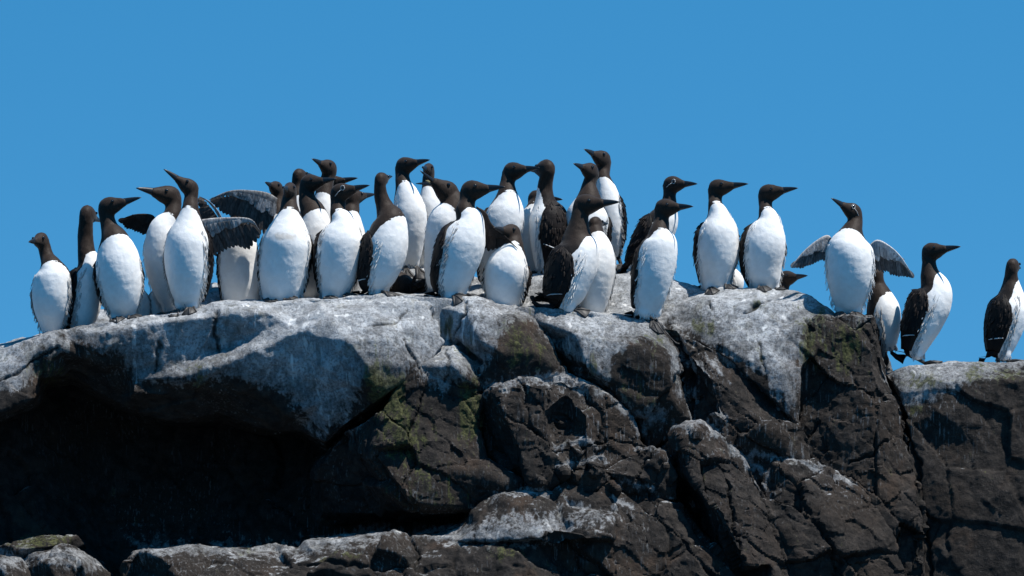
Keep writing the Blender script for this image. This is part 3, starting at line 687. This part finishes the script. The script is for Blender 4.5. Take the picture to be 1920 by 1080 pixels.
    for _ in range(34):
        tuft(rg.uniform(2.2, 6), rg.uniform(-1.7, 1.7), rg.uniform(.008, .018), rg.uniform(.003, .006), 1, rg.uniform(.0, .005))
    link('flank_feathers', mesh_from('flank_feathers', tv, tf), M_TUFT, root, kind='stuff')
    # --- bill
    def mandible(dirv, length, hh, drop):
        rs = []
        for t in np.linspace(0, 1, 7):
            q = R * hh * (1 - t) ** .75 + R * .025
            ctr = hc + h * R * 1.62 - U * R * .075 + dirv * length * t - U * R * drop * t * t
            rs.append([ctr + q * (math.cos(k) * U + math.sin(k) * H * .55) for k in np.arange(10) * math.tau / 10])
        return loft(np.array(rs))
    BL = HL - 1.62 * R
    if gape is None:
        link('bill', mesh_from('bill', *mandible(h, BL, .36, .10)), M_BILL, root)
    else:
        g2 = np.array(P(gape[0], gape[1], y)) - (hc + h * R * 1.62); l2 = np.linalg.norm(g2)
        link('bill', mesh_from('bill', *mandible(h, BL, .22, .04)), M_BILL, root)
        link('bill', mesh_from('bill', *mandible(g2 / l2, l2, .20, -.02)), M_BILL, root)
        tg = tube([hc + h * R * 1.3, hc + h * R * 1.8 - U * R * .2, hc + (h * BL + g2) * .38 + h * R * 1.2], [R * .2, R * .16, R * .03])
        link('tongue', mesh_from('tongue', *tg), M_MOUTH, root)
    # --- eyes, bridle
    for sd in (1, -1):
        e = hc + h * R * .78 + U * R * .24 + H * sd * R * .60
        bm = bmesh.new(); bmesh.ops.create_uvsphere(bm, u_segments=10, v_segments=7, radius=R * .16, matrix=Matrix.Translation(e))
        em = bpy.data.meshes.new('eye'); bm.to_mesh(em); bm.free(); link('eye', em, M_EYE, root)
        if bridled:
            ring = [e + H * sd * R * .035 + R * .23 * (math.cos(k) * h + math.sin(k) * U) for k in np.linspace(0, math.tau, 15)]
            ln = [hc + h * R * x + U * R * yy + H * sd * R * z for x, yy, z in ((.6, .10, .70), (.25, -.10, .79), (-.15, -.33, .74), (-.42, -.52, .58))]
            link('bridle', mesh_from('bridle', *merge(tube(ring, R * .036), tube(ln, R * .030))), M_BRIDLE, root)
    # --- folded wings
    bot = c[3]
    if tail is not None: tt = np.array(P(tail[0], tail[1], y - f[1] * .05))
    else: tt = bot - f * .052 + T0 * .018
    i0 = min(3 + 7 * nb, len(c) - 1)
    top = int(np.searchsorted(arc, max(.05, s_nb - .048)))
    wc = np.concatenate([c[3:top + 1][::-1], [bot + (tt - bot) * k + (T0 * .006) * math.sin(k * 3.1) for k in (.25, .5, .75, 1.0)]])
    wr = np.concatenate([rr[3:top + 1][::-1], rr[3] * np.array([.78, .56, .34, .12])])
    nw = np.linspace(0, len(wc) - 1, 34); ii = np.arange(len(wc))
    wc = np.stack([np.interp(nw, ii, wc[:, k]) for k in range(3)], 1); wr = np.interp(nw, ii, wr)
    _, WF, WS = ring_frames(wc, f); WF = -(-WF); WS = -WS   # the line runs downwards here
    L = np.r_[0, np.cumsum(np.linalg.norm(np.diff(wc, axis=0), axis=1))]; L /= L[-1]
    sd0 = np.cross(np.array([0, 0, 1.0]), f)
    for sgn in wings:
        nv = 15; outer = []; inner = []
        for i in range(34):
            u = L[i]
            fr = math.radians(np.interp(u, [0, .06, .16, .32, .55, .72, .86, 1], [138, 112, 93, 84, 86, 98, 118, 140]) / 1.0 * (1.0)); bk = math.radians(np.interp(u, [0, .1, .3, .8, 1], [150, 170, 179, 179, 168]))
            Sx = WS[i] if WS[i] @ sd0 > 0 else -WS[i]
            ro, ri = [], []
            for j in range(nv):
                v = j / (nv - 1); ph_ = fr + (bk - fr) * v
                dr = math.cos(ph_) * WF[i] + sgn * math.sin(ph_) * Sx
                lens = (max(0.0, math.sin(math.pi * min(1, .06 + v * .9))) ** .45)
                th = (.0105 * lens * min(1, u * 9 + .1)) * (1 - .55 * max(0, u - .6)) * wingscale
                row = (v * 7 + u * 3.2) % 1.0; row2 = (u * 9 + .25 * math.sin(v * 9)) % 1.0
                th += (.0014 * row if u > .45 else .0012 * (row2)) * lens + .0011 * math.sin(v * 23 + u * 17) * lens
                ro.append(wc[i] + dr * (wr[i] * .985 + th)); ri.append(wc[i] + dr * (wr[i] * .92 - .001))
            outer.append(ro); inner.append(ri)
        nu = 34; V = [p for r_ in outer for p in r_] + [p for r_ in inner for p in r_]; N = nu * nv; Fq = []
        for i in range(nu - 1):
            for j in range(nv - 1):
                a_ = i * nv + j; Fq.append((a_, a_ + 1, a_ + nv + 1, a_ + nv)); Fq.append((a_ + N, a_ + nv + N, a_ + nv + 1 + N, a_ + 1 + N))
        for i in range(nu - 1):
            a_ = i * nv; Fq.append((a_, a_ + nv, a_ + nv + N, a_ + N)); a_ += nv - 1; Fq.append((a_, a_ + N, a_ + nv + N, a_ + nv))
        for j in range(nv - 1):
            Fq.append((j, j + N, j + 1 + N, j + 1)); a_ = (nu - 1) * nv + j; Fq.append((a_, a_ + 1, a_ + 1 + N, a_ + N))
        wm = mesh_from('wing', V, Fq); fix_normals(wm)
        wo = link('wing', wm, M_WING if bar != 'brown' else M_WINGB, root)
        if sgn * sd0[1] < .35:                            # loose scapulars and coverts over the folded wing
            O_ = np.array(outer); qv, qf = [], []
            for _ in range(60):
                i = int(rg.uniform(1, 19)); j = int(rg.uniform(0, nv - 2)); p0 = O_[i, j]; ax = O_[min(33, i + 3), j] - p0; ax /= np.linalg.norm(ax) + 1e-9
                dn = p0 - wc[i]; dn /= np.linalg.norm(dn); ln_ = rg.uniform(.014, .026)
                v_, f_ = blade(p0 - dn * .0012, p0 + ax * ln_ + dn * rg.uniform(.0008, .0042) + np.cross(dn, ax) * rg.uniform(-.004, .004), rg.uniform(.005, .009), dn, 0, .0006)
                o_ = len(qv); qv.extend(v_); qf.extend([tuple(q + o_ for q in qq) for qq in f_])
            link('scapulars', mesh_from('scapulars', qv, qf), M_WINGB if _ % 2 or bar == 'brown' else M_WING, wo, kind='stuff')
        if bar and bar != 'none' and (sgn * sd0[1] < 0 or abs(f[1]) > .8 and False):
            O_ = np.array(outer); path = []
            for q in range(9):
                v = .10 + .50 * q / 8; i = float(np.interp(.56 + .05 * q / 8, L, np.arange(34))); j = v * (nv - 1); j0 = int(j); i0_ = min(32, int(i)); di, dj = i - i0_, j - j0
                p = (O_[i0_, j0] * (1 - di) + O_[i0_ + 1, j0] * di) * (1 - dj) + (O_[i0_, j0 + 1] * (1 - di) + O_[i0_ + 1, j0 + 1] * di) * dj; i = i0_; path.append(p + (p - wc[i]) / np.linalg.norm(p - wc[i]) * .0008)
            link('wing_bar', mesh_from('wing_bar', *tube(path, np.interp(np.arange(9), [0, 4, 8], [.0008, .0019, .0006]))), M_WHITE, wo)
    # --- tail
    tb = []
    for k, (q, wd, thk) in enumerate(((-.25, .6, .3), (.3, .62, .22), (.7, .5, .14), (1.0, .30, .06))):
        ctr = bot + (tt - bot) * q - T0 * 0.0; ww = max(.008, rr[3] * wd * .8); t2 = max(.002, rr[3] * thk * .8)
        tb.append([ctr + ww * math.cos(k2) * sd0 + t2 * math.sin(k2) * (-f) for k2 in np.arange(10) * math.tau / 10])
    link('tail', mesh_from('tail', *loft(np.array(tb))), M_WING, root)
    # --- feet on the rock
    if feet:
        fx = np.array(P(foot[0], foot[1], y)) if foot else bot + f * min(.031, rr[3] * .95)
        for sd in (1, -1):
            base = fx + sd0 * sd * min(.024, max(.014, rr[3] * .6))
            gz = ground(base[0], base[1], bot[2] + .07, bot[2] - .01)
            heel = np.array([base[0], base[1], gz + .006])
            toes = []
            for an, ln in ((-25, .047), (2, .055), (29, .048)):
                an_ = math.radians(an + sd * 9); dr = np.array([f[0] * math.cos(an_) - f[1] * math.sin(an_), f[0] * math.sin(an_) + f[1] * math.cos(an_), 0])
                e = heel + dr * ln; g = ground(e[0], e[1], gz + .04, gz - .02); e[2] = max(g, gz - .035) + .003
                mid = heel * .5 + e * .5; mid[2] = max(ground(mid[0], mid[1], gz + .05, mid[2]), min(heel[2], e[2])) + .005
                toes.append((mid, e))
            prt = [tube([heel, mm, e], [.0048, .0042, .0026]) for mm, e in toes]
            web = [heel] + [q for mm, e in toes for q in (mm, e)]
            wv = [p + np.array([0, 0, .001]) for p in web] + [p - np.array([0, 0, .0015]) for p in web]
            wf = [(0, 1, 3), (1, 2, 4, 3), (0, 3, 5), (3, 4, 6, 5)]
            wf = wf + [tuple(i + 7 for i in reversed(q)) for q in wf] + [(0, 7, 8, 1), (1, 8, 9, 2), (2, 9, 11, 4), (4, 11, 13, 6), (6, 13, 12, 5), (5, 12, 7, 0)]
            shank = tube([bot + sd0 * sd * .012 + T0 * -.015, (bot + heel) / 2 - f * .006 + sd0 * sd * .006, heel], [.0085, .0065, .0055])
            fm = mesh_from('foot', *merge(*prt, (wv, wf), shank)); fix_normals(fm)
            link('foot', fm, M_FOOT, root)
    return root
# ------------------------------------------------------------------ every bird, left to right
G = guillemot
G('white-breasted guillemot at the far left edge of the group, head turned to the viewer', .10, -12, [(96, 626, 17), (97, 600, 27), (97, 575, 35), (97, 545, 38), (99, 515, 33.5), (95, 496, 20), (88, 481, 13.5)], 5, (77, 451, 17.5), (56, 455), 1, feet=False)
G('second guillemot from the left, dark wing to the viewer, bill hidden by its neighbour', .15, 55, [(149, 614, 22), (154, 590, 31), (159, 560, 34), (165, 530, 33), (170, 502, 28), (163, 476, 18), (160, 445, 15.5)], 5, (164, 402, 19), (188, 408), -1, tail=(111, 622), feet=False)
G('upright white-breasted guillemot with long bill pointing right, third from the left', .05, 10, [(229, 592, 21), (229, 572, 32), (227, 546, 40), (223, 513, 43), (220, 480, 40), (214, 448, 28), (204, 424, 16)], 5, (204, 387, 19.5), (265, 369), 1)
b = G('guillemot flapping half-open wings, bill pointing left, behind the upturned bill', .17, -22, [(322, 582, 13), (319, 558, 25), (315, 530, 34), (310, 497, 39), (307, 462, 38), (308, 430, 30), (321, 406, 18), (325, 389, 16)], 6, (319, 367, 21), (257, 352), 1, wings=())
spread_wing(b, [(288, 432), (292, 412), (282, 402), (252, 402), (221, 413)], [(284, 440), (268, 440), (250, 434), (236, 427), (222, 416)], .19, .17, under=False, n=13, lining=.55)
spread_wing(b, [(345, 420), (385, 411), (430, 408), (470, 411), (487, 432)], [(372, 478), (398, 482), (430, 464), (468, 466), (489, 449)], .16, .13, under=True, n=17, lining=.48)
G('upright guillemot stretching its neck with bill raised to the upper left', .04, -18, [(353, 571, 22), (353, 550, 32), (352, 515, 41), (351, 480, 43.5), (352, 447, 40), (355, 418, 27), (357, 392, 16.5), (358, 374, 13.5)], 6, (356, 352, 17.5), (309, 316), 1)
b = G('guillemot whose head and shoulders are covered by spread wings, white belly below them', .30, 3, [(453, 582, 32), (452, 560, 35), (450, 525, 38), (448, 490, 38), (447, 460, 36), (446, 432, 25), (446, 410, 15)], 5, (450, 384, 17), (474, 353), -1, feet=False, wings=(1, -1))
spread_wing(b, [(428, 440), (412, 400), (393, 378), (372, 367)], [(420, 460), (398, 440), (378, 414), (368, 380)], .27, .25, under=True, n=12, lining=.25)
b = G('guillemot raising a pale-lined wing, small bill turned left, tucked behind a front bird', .28, -30, [(530, 575, 22), (530, 545, 32), (530, 510, 36), (528, 470, 36), (526, 435, 32), (522, 405, 20), (520, 380, 14)], 5, (518, 354, 16), (498, 343), 1, feet=False, wings=(1,))
spread_wing(b, [(520, 372), (502, 362), (470, 357), (430, 358), (392, 374)], [(512, 440), (487, 434), (452, 410), (420, 402), (396, 384)], .20, .16, under=True, n=18, lining=.42)
G('stout guillemot with a brownish stain on its white breast, face to the viewer', .08, -4, [(529, 560, 33), (529, 545, 40), (531, 513, 45), (535, 480, 47), (538, 450, 46), (542, 416, 30), (543, 396, 19), (542, 380, 15)], 6, (544, 357, 17), (533, 355), 1, soil=1.0, bar=False)
G('dark-headed guillemot in the rear row whose short bill shows above a longer-billed neighbour', .42, 30, [(566, 565, 20), (566, 530, 30), (565, 490, 34), (563, 440, 34), (562, 400, 28), (560, 370, 18), (560, 350, 15)], 5, (561, 330, 16), (585, 321), -1, feet=False)
G('guillemot with grey shaded breast, long bill pointing right, behind the stained bird', .22, 22, [(582, 558, 22), (583, 535, 28), (586, 500, 33), (588, 465, 36), (590, 430, 34), (587, 400, 26), (576, 375, 17)], 5, (580, 344, 19), (631, 336), 1, feet=False, bar=True)
G('bridled guillemot with white eye ring and stripe, white breast to the viewer', .07, 14, [(627, 554, 26), (628, 540, 31), (632, 513, 39), (635, 480, 44), (640, 447, 42), (642, 418, 28), (634, 398, 16), (634, 384, 14.5)], 6, (638, 361, 19), (693, 347), 1, bridled=True)
G('guillemot right behind the bridled one, only its head and right flank showing', .20, 26, [(655, 562, 20), (655, 530, 28), (656, 495, 33), (657, 460, 32), (656, 425, 26), (658, 400, 17), (660, 388, 15)], 5, (663, 370, 17), (704, 358), -1, feet=False)
G('guillemot with raised head, bill pointing left, standing above a bill that points right', .34, -20, [(605, 572, 20), (606, 540, 30), (607, 500, 34), (608, 450, 34), (609, 400, 29), (608, 365, 18), (612, 342, 14.5)], 5, (617, 316, 18), (586, 299), 1, feet=False)
G('guillemot almost hidden at the back, only its right-pointing bill clear above others', .46, 70, [(620, 575, 20), (620, 540, 28), (621, 500, 32), (622, 450, 32), (622, 400, 27), (618, 372, 17), (616, 358, 14)], 5, (622, 343, 16), (671, 333), 1, feet=False)
G('slender guillemot looking away over its shoulder, black wing and streaked flank to the viewer', .05, 58, [(706, 546, 20), (707, 530, 30), (713, 505, 38), (721, 475, 42), (728, 443, 40), (731, 412, 31), (722, 390, 18), (714, 365, 13.5)], 5, (715, 337, 15.5), (735, 324), -1, tail=(659, 547), flank=.9, bar=True)
G('tall guillemot at the back with bill pointing right, standing on the rear rock', .40, 18, [(766, 494, 18), (767, 478, 24), (768, 455, 28), (769, 427, 32), (768, 395, 32), (762, 365, 24), (756, 345, 15.5), (754, 330, 14)], 6, (758, 311, 18.5), (806, 300), 1)
G('guillemot at the back with a pale smudged face turned to the viewer', .50, -15, [(796, 497, 18), (797, 475, 23), (799, 440, 26), (803, 405, 26), (805, 378, 22), (803, 353, 13.5), (803, 340, 12.5)], 5, (804, 319, 15), (793, 315), 1, feet=False)
G('guillemot calling with its bill wide open to the upper left', .20, -42, [(822, 546, 20), (824, 520, 28), (826, 480, 32), (829, 445, 33), (835, 415, 33), (848, 392, 24), (852, 378, 21)], 5, (840, 362, 24), (789, 322), 1, gape=(780, 343), feet=False)
G('dark brown guillemot crouching between two front birds, its back to the viewer', .27, 170, [(806, 530, 8), (793, 543, 13), (775, 550, 18), (757, 541, 25), (742, 530, 24), (728, 520, 16)], 4, (716, 512, 16), (690, 500), 1, tail=(812, 516), feet=False, bar='brown')
b = G('guillemot leaning forward with one brown wing drooping open on its right', .05, 40, [(848, 550, 25), (848, 532, 34), (852, 508, 39), (861, 478, 43), (871, 447, 42), (879, 414, 29), (872, 395, 19), (876, 380, 15.5)], 6, (884, 357, 21), (947, 350), 1, tail=(795, 551), wings=(1, -1), bar=False)
spread_wing(b, [(893, 387), (911, 398), (922, 420), (945, 440), (971, 466)], [(892, 425), (903, 463), (917, 470), (938, 464), (965, 473)], .06, .044, under=False, n=12, lining=.6)
G('white-breasted guillemot touching bills with the bird on its right', .24, 20, [(923, 535, 22), (926, 505, 28), (930, 478, 31), (936, 448, 35), (944, 417, 37), (950, 390, 33), (951, 363, 20), (951, 345, 15)], 6, (961, 321, 19.5), (1011, 315), 1, feet=False)
G('short guillemot sunk low in the front row, head partly behind a drooping wing', .10, -12, [(945, 571, 31), (946, 555, 35), (948, 527, 41), (952, 500, 41), (958, 475, 30), (961, 460, 21), (961, 452, 19)], 5, (960, 439, 20.5), (926, 428), 1, feet=False)
G('guillemot turning its brown back to the viewer, bill touching the neighbour on its left', .26, -106, [(1018, 508, 13), (1021, 490, 22), (1025, 460, 32), (1027, 430, 36), (1025, 402, 33), (1022, 376, 20), (1022, 350, 15.5)], 6, (1024, 317, 20.5), (988, 310), -1, tail=(1038, 512), feet=True, bar='brown', wingscale=1.1)
G('guillemot behind the brown-backed bird, its bill tip showing on the right of that neck', .36, -8, [(990, 508, 26), (991, 490, 30), (993, 465, 31), (996, 435, 31), (1000, 408, 26), (1004, 390, 17), (1005, 383, 16)], 5, (1006, 372, 17.5), (1055, 374), 1, feet=False)
G('guillemot in the middle of three stacked heads near the peak, bill pointing left', .28, -20, [(1095, 518, 26), (1096, 490, 34), (1098, 460, 40), (1100, 430, 42), (1101, 400, 40), (1104, 372, 24), (1105, 345, 13.5)], 5, (1108, 322, 18.5), (1075, 308), 1, feet=False)
G('tallest guillemot at the top of the flock, bill pointing left', .42, -14, [(1149, 476, 11), (1147, 462, 19), (1144, 430, 26), (1141, 397, 27), (1138, 362, 22), (1131, 336, 14.5), (1130, 322, 14)], 5, (1130, 299, 19), (1095, 281), 1, foot=(1156, 489))
b = G('guillemot in profile with ruffled black wing and wingtip jutting left, bill pointing right', .03, 92, [(1053, 572, 26), (1057, 555, 38), (1065, 527, 44), (1075, 496, 47), (1084, 466, 42), (1083, 442, 28), (1086, 415, 18.5)], 5, (1097, 384, 21.5), (1162, 378), 1, tail=(1000, 560), flank=.9, bar=True)
spread_wing(b, [(1052, 538), (1022, 548), (992, 562)], [(1054, 562), (1026, 565), (994, 565)], .05, .03, under=False, n=6, lining=.5)
G('guillemot standing behind the profile bird, only face tip and white belly visible', .13, 20, [(1108, 585, 25), (1111, 562, 30), (1116, 527, 34), (1121, 495, 34), (1122, 465, 27), (1117, 440, 18), (1116, 430, 15.5)], 5, (1116, 420, 16), (1140, 413), -1, feet=False)
G('bridled guillemot leaning forward at the back, dark wing raised toward the left', .35, 76, [(1184, 506, 14), (1195, 493, 22), (1212, 468, 30), (1230, 438, 34), (1245, 410, 30), (1253, 388, 18), (1255, 366, 12.5)], 5, (1260, 346, 18), (1307, 345), 1, tail=(1158, 511), bridled=True)
G('guillemot with spread black webbed feet on the rounded rock lip, bill pointing right', .02, 28, [(1213, 584, 23), (1216, 565, 28), (1221, 542, 33), (1227, 510, 37), (1233, 478, 37), (1238, 452, 32), (1237, 434, 20), (1240, 416, 15)], 6, (1246, 390, 19), (1299, 387), 1, tail=(1170, 589), foot=(1234, 592))
G('upright guillemot standing on the white boulder, white bill spot, small tail sticking out left', .25, 14, [(1341, 536, 26), (1342, 515, 31), (1344, 482, 39), (1346, 453, 40), (1348, 428, 35), (1347, 405, 23), (1341, 384, 14), (1341, 374, 13)], 6, (1346, 352, 18.5), (1402, 344), 1, tail=(1300, 542))
G('crouched guillemot hidden behind the boulder bird, only a white rump visible', .42, 70, [(1366, 545, 15), (1376, 540, 17), (1378, 526, 18), (1370, 512, 14), (1358, 505, 11)], 3, (1350, 498, 14), (1330, 490), -1, feet=False, wings=(), tail=(1350, 548))
G('guillemot with dark streaked left flank standing on the white boulder, bill pointing right', .25, 20, [(1433, 541, 24), (1432, 522, 32), (1430, 493, 38), (1433, 463, 41), (1437, 437, 36), (1441, 413, 24), (1436, 394, 14), (1435, 383, 13)], 6, (1440, 362, 18.5), (1495, 352), 1, flank=1.0)
G('guillemot peeking over the boulder crest with only its head and neck showing', .50, 70, [(1450, 640, 25), (1453, 620, 33), (1456, 595, 35), (1460, 572, 28), (1463, 555, 18), (1466, 540, 14.5)], 4, (1474, 522, 16.5), (1513, 517), 1, feet=False)
b = G('bridled guillemot with both wings held open, head raised to the left', .12, -5, [(1591, 580, 23), (1592, 560, 33), (1594, 525, 44), (1594, 490, 46.5), (1593, 460, 41), (1597, 436, 23), (1604, 416, 14)], 5, (1600, 398, 18), (1558, 372), 1, wings=(), bridled=True)
spread_wing(b, [(1566, 458), (1552, 441), (1528, 453), (1504, 474), (1482, 501)], [(1562, 492), (1545, 489), (1524, 496), (1505, 502), (1485, 503)], .15, .10, under=True, n=15, lining=.58, pale=True)
spread_wing(b, [(1624, 466), (1644, 450), (1668, 461), (1690, 482), (1714, 520)], [(1630, 505), (1650, 508), (1672, 515), (1692, 520), (1711, 522)], .15, .10, under=True, n=15, lining=.55, pale=True)
G('guillemot with dark nape turned away, behind the dark rock pillar', .28, 58, [(1663, 652, 16), (1662, 635, 24), (1660, 610, 31), (1656, 580, 33), (1650, 556, 25), (1645, 535, 17)], 4, (1645, 515, 16), (1652, 508), -1, feet=False)
G('guillemot in profile on the low right shelf, pale bill pointing right', .20, 82, [(1713, 664, 20), (1717, 648, 25), (1725, 622, 34), (1735, 595, 39), (1746, 568, 40), (1753, 543, 33), (1744, 516, 20), (1742, 496, 14.5)], 6, (1746, 472, 19), (1799, 462), 1, tail=(1672, 656), foot=(1735, 676), bar=True)
G('rightmost guillemot, cut by the frame, its dark wing and back toward the viewer', .20, 96, [(1874, 666, 20), (1877, 648, 28), (1884, 615, 36), (1892, 580, 38), (1896, 552, 26), (1896, 524, 14.5)], 5, (1899, 499, 16.5), (1917, 496), -1, tail=(1836, 670), foot=(1892, 677), bar=True)
G('guillemot mostly hidden low behind the third bird, a white sliver showing', .22, -10, [(262, 600, 18), (264, 584, 21), (263, 562, 18), (255, 546, 12)], 3, (243, 535, 14), (219, 529), -1, feet=False, wings=(), tail=(258, 612))
G('guillemot crouched behind the flapping bird, pale grey breast low between two bellies', .24, 15, [(291, 602, 20), (292, 585, 23), (297, 562, 21), (307, 545, 14)], 3, (320, 533, 14), (342, 528), -1, feet=False, wings=(), tail=(300, 612))
